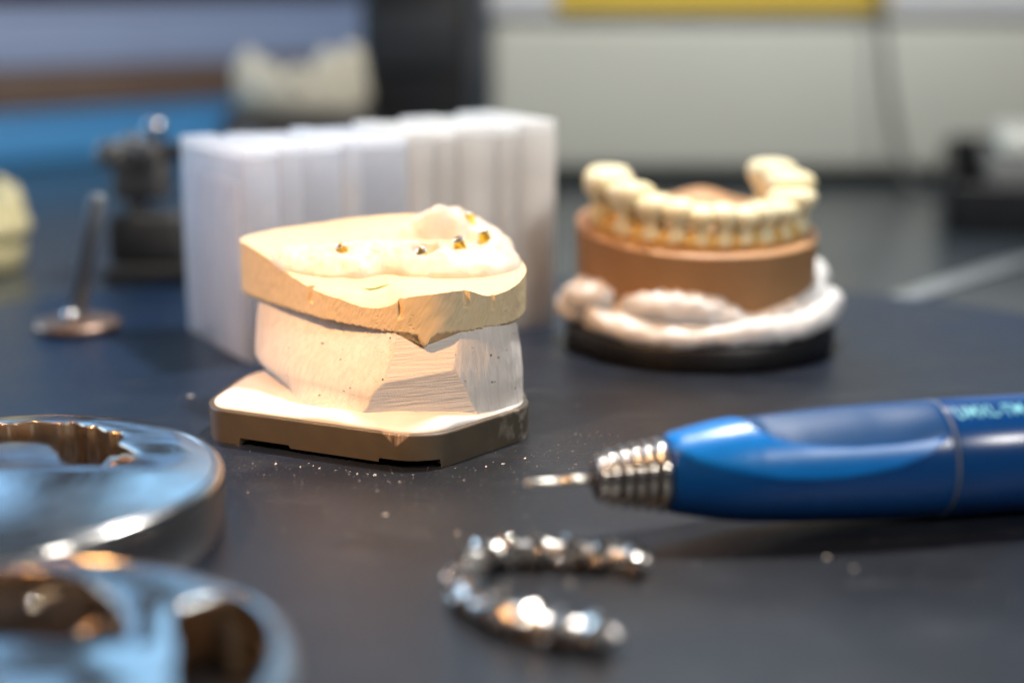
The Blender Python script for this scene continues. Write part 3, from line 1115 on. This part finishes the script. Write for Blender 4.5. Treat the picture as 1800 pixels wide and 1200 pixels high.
def shell(s0, s1, lo, hi, lift, n=110, m=36, sink=-0.25):
    outer = []
    for i in range(n + 1):
        s = s0 + (s1 - s0) * i / n
        a, b = R(lin(lo, s)), R(lin(hi, s))
        e = min(1.0, min(i, n - i) / 4)
        row = []
        for k in range(m + 1):
            v = k / m
            g = min(1.0, (1 - abs(2 * v - 1)) * 6)
            row.append(hpt(s, a + (b - a) * v, rad_at(s) - (scoop(s, a + (b - a) * v) if lift < 0.2 else 0.0) + sink + (lift - sink) * math.sqrt(max(0, 1 - (1 - g) ** 2)) * math.sqrt(max(0, 1 - (1 - e) ** 2))))
        outer.append(row)
    return from_grid(outer, False)


obj('grip', shell(15.3, 72.2, lowp, upp, 0.55), M['grip'], hp)
obj('grip_inlay', shell(31.4, 73.3, upp, topp, 0.10, sink=-0.1), M['inlay'], hp)

# printed lettering wrapped round the sleeve
def text_bm(body):
    cu = bpy.data.curves.new('lettering', 'FONT')
    cu.body = body
    cu.size = 3.9
    cu.space_character = 1.04
    cu.offset = 0.045
    tmp = bpy.data.objects.new('lettering', cu)
    COL.objects.link(tmp)
    dg = bpy.context.evaluated_depsgraph_get()
    me = bpy.data.meshes.new_from_object(tmp.evaluated_get(dg))
    bpy.data.objects.remove(tmp)
    bm = bmesh.new()
    bm.from_mesh(me)
    return bm, max(v.co.x for v in bm.verts)


tb, wid7 = text_bm("UMXL-TM")
tb.free()
bm, _ = text_bm("UMXL-TM -T")
bmesh.ops.triangulate(bm, faces=bm.faces[:])
bmesh.ops.subdivide_edges(bm, edges=[e for e in bm.edges if e.calc_length() > 0.6], cuts=2)
for v in bm.verts:
    s = 75.9 + v.co.x * 15.6 / wid7
    v.co = hpt(s, R(57.0) + v.co.y * 1.3 / 12.2, rad_at(s) + 0.05)
obj('lettering', bm, M['print'], sl, smooth=False)

# ------------------------------------------------------------------ far cast on the round black plate
fc = thing('dental_cast', 'blurred tan dental cast with cream teeth, set in white plaster on a round black plate', 'dental cast', (56, 472, 0))
FC = (56.5, 470)
obj('mounting_plate', lathe([(0, 38), (0, 40.2), (0.8, 41), (6.4, 41), (7.2, 40.2), (7.2, 30)], 96, None, (57.5, 470.5, 0)), M['black'], fc)
# plaster collar with folded ropes
bm = bmesh.new()
rows = []
for s, z in ((39.4, 7.0), (40.0, 8.5), (39.6, 11.0), (38.4, 13.2), (36.6, 15.5), (34, 17.5), (30, 18.5)):
    row = []
    for i in range(120):
        a = 2 * math.pi * i / 120
        r = s + 1.2 * math.sin(3 * a + 0.4) + 0.9 * nz(math.cos(a) * 3, math.sin(a) * 3, z * 0.2)
        row.append((57.5 + math.cos(a) * r * 0.98, 471 + math.sin(a) * r * 0.94, z + 1.0 * nz(math.cos(a) * 2, math.sin(a) * 2, 4)))
    rows.append(row)
from_grid(rows, True, True, True, bm)


def arc(pts, rad, z):
    return tube([(57.5 + math.cos(R(a)) * (r - 3.4), 471 + math.sin(R(a)) * (r - 2.6), zz) for (a, r), zz in zip(pts, z)], [q * 1.32 for q in rad], 16, bm, 8, 1.0, rad[0])


arc([(-133, 37), (-120, 38.5), (-105, 37.5), (-90, 37), (-78, 38.5), (-66, 40)], [2.2, 3.2, 3.6, 3.4, 2.6, 1.6], [16.5, 17.2, 17.2, 16.2, 13.8, 12.2])
arc([(-72, 40), (-58, 38.5), (-42, 37.5), (-22, 38), (0, 38)], [1.8, 2.8, 3.0, 3.0, 3.0], [12.8, 13.6, 15.5, 17.0, 17.5])
arc([(-152, 41), (-138, 41.5), (-122, 41.5), (-105, 41.5), (-92, 41)], [2.2, 2.8, 2.8, 2.6, 1.8], [11.5, 10.5, 9.8, 9.2, 9.0])
arc([(-100, 42), (-86, 41.8), (-70, 41.5), (-52, 41.5), (-34, 41.5), (-14, 42)], [1.5, 2.6, 3.0, 3.0, 3.2, 3.4], [8.8, 10.2, 11.0, 11.0, 11.8, 12.5])
arc([(-176, 40), (-168, 40), (-158, 39.5), (-149, 39)], [4.0, 4.8, 4.2, 2.6], [13.0, 14.8, 16.4, 17.8])
arc([(-190, 42), (-178, 43), (-166, 42)], [2.6, 3.4, 2.6], [11.5, 11.5, 11.0])
arc([(-8, 38), (4, 38), (16, 37)], [3.0, 3.8, 3.0], [18.5, 20.5, 20.0])
arc([(-14, 41), (-4, 42.5), (8, 42)], [2.4, 3.4, 2.6], [12.5, 12.5, 12.0])
pr_ = obj('plaster_collar', bm, M['rope'], fc)
# tan base
FO = [(20.6, 486), (20.2, 474), (22.2, 463), (30, 450), (40, 441), (50, 436.6), (60, 435.6), (71, 437.6), (81, 443), (88.5, 452), (91.6, 464), (91, 478), (86, 492), (76, 502), (60, 506), (40, 504), (27, 498)]
fpz = polar(FO, FC, 200)


def ftop(x, y):
    return 32.8 + (y - 437) * 0.095


rows = []
for k in range(16):
    f = k / 15
    rows.append([(FC[0] + math.cos(a) * (r - 1.0 * (1 - f)), FC[1] + math.sin(a) * (r - 1.0 * (1 - f)), 12 + (ftop(FC[0] + math.cos(a) * r, FC[1] + math.sin(a) * r) - 1.0 - 12) * f) for a, r, _ in fpz])
obj('tan_base', from_grid(rows, True, True, False), M['tan'], fc)
rows = []
for s in (1.0, 0.995, 0.985, 0.965, 0.94, 0.9, 0.8, 0.7, 0.6, 0.5, 0.4, 0.3, 0.2, 0.1, 0.01):
    row = []
    for a, r, _ in fpz:
        x, y = FC[0] + math.cos(a) * r * s, FC[1] + math.sin(a) * r * s
        z = ftop(x, y) - 1.0 * max(0, (s - 0.965) / 0.035) ** 2
        z += 6.0 * math.exp(-(((x - 60) / 12) ** 2 + ((y - 494) / 11) ** 2))
        row.append((x, y, z))
    rows.append(row)
obj('apricot_top', from_grid(rows, True, False, True), M['tan_top'], fc)
# gum ridge and teeth along the arch
arch = [(31.0, 484), (28.2, 474), (30.0, 463.5), (36.5, 454.5), (44.5, 448.2), (53, 445), (62, 444.6), (70, 447), (77, 452), (82.5, 459.5), (84.0, 468), (82.2, 478), (78, 487)]
bm = tube([(x, y, ftop(x, y) + 1.2) for x, y in arch], [3.2, 4.6, 4.6, 4.2, 3.9, 3.7, 3.7, 3.8, 4.0, 4.3, 4.6, 4.8, 3.8], 18, None, 8, 0.9, 1.0, 0.9)
obj('gum_ridge', bm, M['goldgum'], fc)
sizes = [(9.0, 17.4), (10.4, 19.0), (8.2, 17.6), (6.8, 14.6), (6.4, 14.0), (5.6, 12.6), (5.9, 13.0), (5.7, 12.0), (6.7, 12.8), (7.0, 12.2), (9.8, 14.6), (10.6, 17.6), (9.6, 18.6)]
tot = sum(s[0] for s in sizes)
acc = 0
for wt, ht in sizes:
    t = (acc + wt / 2) / tot * (len(arch) - 1)
    acc += wt
    x, y = cr(arch, t)
    x2, y2 = cr(arch, min(t + 0.1, len(arch) - 1))
    x1, y1 = cr(arch, max(t - 0.1, 0))
    yaw = math.atan2(y2 - y1, x2 - x1)
    bm = bmesh.new()
    bmesh.ops.create_icosphere(bm, subdivisions=3, radius=1)
    zb = ftop(x, y)
    dep = 3.9 + 0.3 * (wt - 5)
    sd = acc
    for v in bm.verts:
        q = v.co.copy()
        # crown: squared off, narrower neck, bulging root below
        ex = 0.58
        q = Vector((math.copysign(abs(q.x) ** ex, q.x), math.copysign(abs(q.y) ** ex, q.y), q.z))
        f = (q.z + 1) / 2
        if f > 0.5:
            q.x, q.y = q.x * (1 + 0.45 * sm(f, 0.5, 0.85)), q.y * (1 + 0.25 * sm(f, 0.5, 0.9))
        neck = 1.13 - 0.44 * math.exp(-((f - 0.40) / 0.13) ** 2) + 0.05 * math.exp(-((f - 0.75) / 0.2) ** 2)
        edge = 1 - 0.25 * sm(f, 0.8, 1.0) * (1.0 if wt < 7.5 else 0.2)
        k = 1 + 0.07 * noise.noise(q * 1.5 + Vector((sd, 0, 0)))
        q = Vector((q.x * wt * 0.50 * neck * k, q.y * dep * (1.0 * neck + 0.06) * edge * k, zb - 1.0 + f * (ht + 1.0)))
        if wt > 7.5 and f > 0.8:
            q.z -= 1.3 * math.exp(-(v.co.x ** 2 + v.co.y ** 2) * 4)
        q = Matrix.Rotation(yaw, 3, 'Z') @ Vector((q.x, q.y, 0)) + Vector((x, y, q.z))
        v.co = q
    obj('tooth', bm, M['tooth'], fc)

# ------------------------------------------------------------------ row of frosted cases
ang = math.atan2(493 - 440, 14 + 76)
ca, sa = math.cos(ang), math.sin(ang)
wid = [11.0, 7.0, 12.5, 6.5, 15.0, 9.0, 7.5, 13.5, 8.0, 13.6]
fill_ = [0, 0, 0, 1, 0, 2, 2, 2, 2, 2]                       # 0 empty, 1 a pale sheet inside, 2 full of white parts
hts = [61.5, 62.4, 62.0, 63.4, 62.6, 64.4, 63.6, 65.0, 64.2, 65.6]
fwd = [0, 0.1, -0.1, 0.15, 0.0, 0.2, 0.1, 0.2, 0.1, 0.0]
deps = [53, 44, 44, 40, 42, 40, 43, 40, 42, 41]
sp_lbl = {1: 'narrow see-through case, second from the left in the row of frosted cases'}
names = ['first', 'second', 'third', 'fourth', 'fifth', 'sixth', 'seventh', 'eighth', 'ninth']
what = ['empty see-through frosted case', 'frosted case holding a pale sheet', 'milky frosted case full of white parts']
off = 0
for k_, (wd, ff, ht, fw, dp) in enumerate(zip(wid, fill_, hts, fwd, deps)):
    lb = (what[ff] + ', ' + names[k_] + ' from the left in the row') if k_ < 9 else 'grey specked milky case at the right end of the row'
    lb = sp_lbl.get(k_, lb)
    p0 = Vector((-76, 440, 0)) + Vector((ca, sa, 0)) * (off + wd / 2)
    p0 += Vector((sa, -ca, 0)) * fw
    off += wd + 0.08
    t = thing('plastic_case', lb, 'plastic case', (p0.x, p0.y, 0), 'frosted cases standing in a row')
    mt = Matrix.Translation(p0) @ Matrix.Rotation(ang, 4, 'Z')

    def put(bm):
        for v in bm.verts:
            v.co = mt @ v.co
        return bm
    shell_m = M['frost_dense'] if ff == 2 else M['frost']
    obj('tray', put(box(-wd / 2, wd / 2, 0, dp, 0, ht - 2.6, 0.6)), shell_m, t)
    obj('lid', put(box(-wd / 2, wd / 2, -0.2, dp + 0.2, ht - 2.5, ht, 0.8)), shell_m, t)
    if ff:
        obj('insert', put(box(-wd / 2 + 1.8, wd / 2 - 1.8, 2.0, dp - 3, 1.6, ht - (4 if ff == 2 else 11), 0.6)), M['card'], t)
    if k_ == 0:
        obj('end_panel', put(box(-wd / 2 - 1.2, -wd / 2 - 0.05, 2, dp * 0.48, 0.5, ht - 9, 0.5)), M['frost'], t)
        obj('end_panel', put(box(-wd / 2 - 0.8, -wd / 2 - 0.05, dp * 0.52, dp - 2, 5, ht - 9, 0.3)), M['frost'], t)

# ------------------------------------------------------------------ things further back
# bronze foot with a leaning rod
st = thing('rod_stand', 'small brown metal disc with a grey rod leaning up from it', 'rod stand', (-138.5, 486, 0))
obj('foot_disc', lathe([(0, 10.5), (0.3, 12.6), (1.4, 13.6), (2.6, 13.2), (3.6, 10), (4.3, 5.5), (4.6, 0.4)], 64, None, (-138.5, 486, 0)), M['bronze'], st)
obj('rod', lathe([(0, 3.0), (39, 2.9), (40.4, 2.5), (41, 1.2)], 32, None, (-138.5, 485, 3.5), (0.235, 0.04, 1)), M['rod'], st)
bm = bmesh.new()
bmesh.ops.create_uvsphere(bm, u_segments=24, v_segments=16, radius=2.6, matrix=Matrix.Translation((-138.5, 480.2, 5.4)))
obj('ball_joint', bm, M['steel'], st)

# yellow cream cast cut by the left edge
lc = thing('stone_cast', 'yellow cream dental cast at the left edge of the bench', 'dental cast', (-213, 600, BZ))
bm = bmesh.new()
rows = []
for z, s in ((0, 24), (1, 25.4), (8, 26.5), (13, 26), (15, 24), (16, 20)):
    rows.append([(-216 + math.cos(2 * math.pi * i / 64) * s * 0.95, 602 + math.sin(2 * math.pi * i / 64) * s, BZ + z + 0.6 * nz(i * 0.2, z, 0)) for i in range(64)])
obj('base', from_grid(rows, True, True, True), M['cream'], lc)
la = [(-204, 617), (-195.5, 607), (-195, 597), (-200, 588), (-209, 583), (-219, 582)]
obj('gum_ridge', tube([(x, y, BZ + 17) for x, y in la], [5.5, 6.5, 6.5, 6.0, 5.5, 5], 18, None, 8, 1.0), M['cream'], lc)
for k in range(7):
    x, y = cr(la, 0.2 + k * 0.72)
    bm = bmesh.new()
    bmesh.ops.create_icosphere(bm, subdivisions=3, radius=1)
    hh = [15, 13.5, 11.5, 10, 9, 9, 9][k]
    for v in bm.verts:
        q = v.co.copy()
        q = q * (1 + 0.1 * noise.noise(q * 1.7 + Vector((k * 3.1, 0, 0))))
        v.co = Vector((x + q.x * 5.0, y + q.y * 4.8, BZ + 17 + hh * 0.42 + q.z * hh * 0.75))
    obj('tooth', bm, M['cream'], lc)

# articulator with a beige cast clamped on top, behind the cases
ar = thing('articulator', 'dark metal dental articulator standing behind the frosted cases', 'articulator', (-105, 600, BZ))
obj('base_frame', box(-152, -58, 568, 640, BZ, BZ + 7, 2.5), M['artic_dark'], ar)
for x in (-141, -72):
    obj('post', lathe([(0, 6), (3, 6), (4, 4.2), (38, 4.0), (39, 5.6), (46, 5.6), (47, 4)], 28, None, (x, 584, BZ + 7)), M['artic'], ar)
obj('side_bracket', box(-150, -122, 571, 596, BZ + 7, BZ + 26, 3), M['artic_dark'], ar)
obj('side_bracket', box(-148, -128, 574, 592, BZ + 30, BZ + 46, 3), M['artic'], ar)
obj('crossbar', box(-150, -64, 580, 590, BZ + 45, BZ + 51, 2.2), M['artic_dark'], ar)
obj('upper_arm', box(-112, -100, 590.2, 640, BZ + 46, BZ + 51, 2), M['artic_dark'], ar)
for x in (-146, -133):
    obj('knob', lathe([(0, 3), (0.5, 5.2), (6, 5.2), (6.6, 4.4)], 28, None, (x, 576, BZ + 47), (-0.3, -1, 0.25)), M['artic'], ar)
obj('lock_screw', lathe([(0, 2), (6, 2), (6.4, 3.4), (9, 3.4)], 24, None, (-132, 585, BZ + 50.5), (0, -0.3, 1)), M['steel'], ar)
pd = thing('cast_stand', 'dark block behind the frosted cases carrying a beige cast', 'stand', (-108, 806, BZ))
obj('block', box(-146, -70, 784, 832, BZ, 40, 3), M['artic_dark'], pd)
obj('top_pad', box(-143, -73, 786, 830, 40.1, 43, 1.2), M['artic'], pd)
bc = thing('stone_cast', 'beige stone cast with tall back teeth standing on a dark block', 'dental cast', (-108, 806, 43))
bm = bmesh.new()
rows = []
for z, s_ in ((0, 0.94), (1.0, 1), (9, 1.02), (14, 0.98), (16, 0.9), (16.6, 0.7)):
    rows.append([(-107 + math.cos(2 * math.pi * i / 64) * 34 * s_, 808 + math.sin(2 * math.pi * i / 64) * 20 * s_, 43.1 + z + 1.0 * nz(i * 0.25, z, 2) * (1 if z > 0 else 0)) for i in range(64)])
obj('base', from_grid(rows, True, True, True), M['beige'], bc)
for (x, y, sx, sz) in ((-133, 802, 8, 15), (-122, 796, 6.5, 9), (-107, 793, 7, 8), (-93, 796, 8, 16), (-81, 801, 8, 18), (-133, 816, 8, 10)):
    bm = bmesh.new()
    bmesh.ops.create_icosphere(bm, subdivisions=3, radius=1)
    for v in bm.verts:
        q = v.co * (1 + 0.12 * noise.noise(v.co * 1.8 + Vector((x, 0, 0))))
        v.co = Vector((x + q.x * sx, y + q.y * 7, 43 + 15 + q.z * sz))
    obj('tooth', bm, M['beige'], bc)

# grey device on the right, white head with a yellow panel
dv = thing('lab_device', 'big pale grey device with a white top and yellow panel behind the far cast', 'lab device', (150, 980, BZ))
obj('housing', box(-12, 420, 868, 1150, BZ + 5, 85, 7), M['case'], dv)
obj('plinth', box(2, 408, 884, 1140, BZ, BZ + 5.2, 1), M['softblack'], dv)
obj('head', box(-14, 422, 864, 1150, 85.2, 150, 6), M['white'], dv)
obj('yellow_panel', box(24, 203, 861.5, 864.5, 90.0, 146, 1.0), M['yellow'], dv)
cb = [(196, 856, 128), (197, 854, 96), (201, 850, 60), (207, 842, 25), (212, 834, 3), (222, 822, BZ + 2.2), (250, 800, BZ + 2.2), (300, 790, BZ + 2.2)]
obj('power_cable', tube(cb, 2.0, 12, None, 10), M['cable'], dv)

# black terminal left of the device
bt = thing('black_terminal', 'black boxy terminal standing left of the grey device', 'terminal', (-52, 850, BZ))
obj('housing', box(-78, -22, 820, 900, BZ, 118, 6), M['black'], bt)
obj('sloped_panel', box(-72, -28, 817.5, 820.5, 62, 92, 1), M['softblack'], bt)
obj('panel_foot', box(-78, -22, 800, 819.8, BZ, 20, 3), M['black'], bt)

# stacked boxes on the left
ra = R(40)
pv = (-240, 1030, 0)
sk = [('blue_tray', 'bright blue plastic tray, bottom of the stack in the far left corner', 'tray', 'bluebox', BZ, 30, 0),
      ('wooden_board', 'brown wooden board lying on the blue tray', 'board', 'wood', 30.2, 54, -4),
      ('storage_bin', 'grey blue plastic bin standing on the brown board', 'bin', 'greyblue', 54.2, 93, 2),
      ('dark_box', 'dark maroon box on top of the grey blue bin', 'box', 'maroon', 93.2, 150, 0)]
for nm, lb, ct, m_, z0, z1, dy in sk:
    t = thing(nm, lb, ct, (pv[0], pv[1], z0))
    if nm == 'wooden_board':
        obj('board', box(-420, -60, 1000 + dy, 1200, z0, z1, 1.2, None, ra, pv), M[m_], t)
    else:
        obj('body', box(-420, -60, 1000 + dy, 1200, z0, z1 - 6, 3, None, ra, pv), M[m_], t)
        obj('rim', box(-422, -58, 998 + dy, 1202, z1 - 5.9, z1, 2, None, ra, pv), M[m_], t)

# black tray at the right edge
tr = thing('black_tray', 'black plastic tray with grey blocks at the right edge of the bench', 'tray', (270, 750, BZ))
A_ = Matrix.Rotation(R(-14), 3, 'Z')


def tbox(x0, x1, y0, y1, z0, z1, bev):
    bm = box(x0, x1, y0, y1, z0, z1, bev)
    for v in bm.verts:
        v.co = A_ @ v.co + Vector((214, 760, BZ))
    return bm


obj('floor', tbox(0, 150, -75, 60, 0, 8, 1.5), M['black'], tr)
obj('side_panel', tbox(0, 150, -78, -74.5, 0.5, 22, 1.2), M['black'], tr)
obj('side_panel', tbox(0, 150, 60.2, 64, 0.5, 30, 1.2), M['black'], tr)
obj('side_panel', tbox(-3.8, -0.2, -78, 64, 0.5, 28, 1.2), M['black'], tr)
obj('block', tbox(14, 60, -62, 40, 8.2, 30, 3), M['cable'], tr)
gb = obj('block', tbox(20, 70, -30, 45, 30.2, 40, 3), M['case'], tr)
obj('block', tbox(66, 120, -60, 40, 8.2, 40, 4), M['softblack'], tr)

# steel spatula lying on the bench
sp = thing('spatula', 'pale steel spatula blade lying flat on the bench at right', 'spatula', (165, 590, BZ))
p, q = Vector((137, 541, 0)), Vector((236, 655, 0))
d = (q - p).normalized()
nv = Vector((-d.y, d.x, 0))
out = []
L = (q - p).length
for k in range(13):
    a = math.pi / 2 + math.pi * k / 12
    out.append(p + d * 5 + d * math.cos(a) * 5.5 + nv * math.sin(a) * 5.5)
pts = [tuple((o_)[:2]) for o_ in out] + [tuple((p + d * L * 0.62 - nv * 5.5)[:2]), tuple((p + d * L * 0.72 - nv * 2.4)[:2]), tuple((q - nv * 2.4)[:2]), tuple((q + nv * 2.4)[:2]), tuple((p + d * L * 0.72 + nv * 2.4)[:2]), tuple((p + d * L * 0.62 + nv * 5.5)[:2])]
obj('blade', prism(pts, BZ, BZ + 1.2, 0.3), M['blade'], sp)
obj('handle', lathe([(0, 2.5), (2, 4.2), (60, 4.8), (95, 4.2), (98, 2)], 28, None, (q.x - d.x * 4, q.y - d.y * 4, BZ + 4.8), d), M['wood'], sp)

# ------------------------------------------------------------------ plaster dust and chips on the mat
bm = bmesh.new()
rd = random.Random(11)


def chip(x, y, r):
    t = bmesh.new()
    bmesh.ops.create_icosphere(t, subdivisions=1, radius=1)
    mp_ = {}
    r *= 0.8
    sx, sy, sz = r * rd.uniform(0.6, 1.5), r * rd.uniform(0.6, 1.3), r * rd.uniform(0.35, 0.7)
    for v in t.verts:
        k = rd.uniform(0.7, 1.2)
        mp_[v] = bm.verts.new((x + v.co.x * sx * k, y + v.co.y * sy * k, max(0.01, sz * 0.7 + v.co.z * sz * k)))
    for f in t.faces:
        bm.faces.new([mp_[v] for v in f.verts])
    t.free()


for x, y, r in ((-54.5, 344.5, 0.5), (-48.5, 342.5, 0.42), (-44, 341.5, 0.4), (-31, 336.5, 0.6), (-34, 332.5, 0.35), (-25, 332, 0.33), (-29.5, 325.5, 0.35), (-26.5, 310, 0.65), (-11, 299, 0.6), (-6, 343, 0.45), (-2, 345, 0.5), (3, 349, 0.4), (61, 285.5, 0.6), (65, 279.5, 0.6), (-86, 404, 0.9), (-35, 337.5, 0.3)):
    chip(x, y, r)
for k in range(260):
    x = rd.gauss(-12, 36)
    y = rd.gauss(322, 30)
    if math.hypot(x + 104, y - 297) < 48 or math.hypot(x + 77, y - 207) < 48:
        continue
    chip(x, y, 0.06 + 0.16 * rd.random() ** 2)
for k in range(420):
    a_ = rd.uniform(math.pi, 2 * math.pi)
    q_ = rd.expovariate(1 / 16.0)
    x, y = -30 + math.cos(a_) * (44 + q_), 372 + math.sin(a_) * (30 + q_)
    if math.hypot(x + 104, y - 297) > 47.5 and math.hypot(x + 77, y - 207) > 47.5:
        chip(x, y, 0.05 + 0.13 * rd.random() ** 2)
for k in range(160):
    chip(rd.uniform(-40, 150), rd.uniform(215, 520), 0.07 + 0.16 * rd.random() ** 2)
for k in range(90):
    chip(rd.uniform(30, 150), rd.uniform(250, 300), 0.08 + 0.2 * rd.random() ** 3)
tag(obj('plaster_dust', bm, M['dust'], smooth=False), 'pale plaster dust and crumbs scattered over the dark mat', 'dust', kind='stuff')
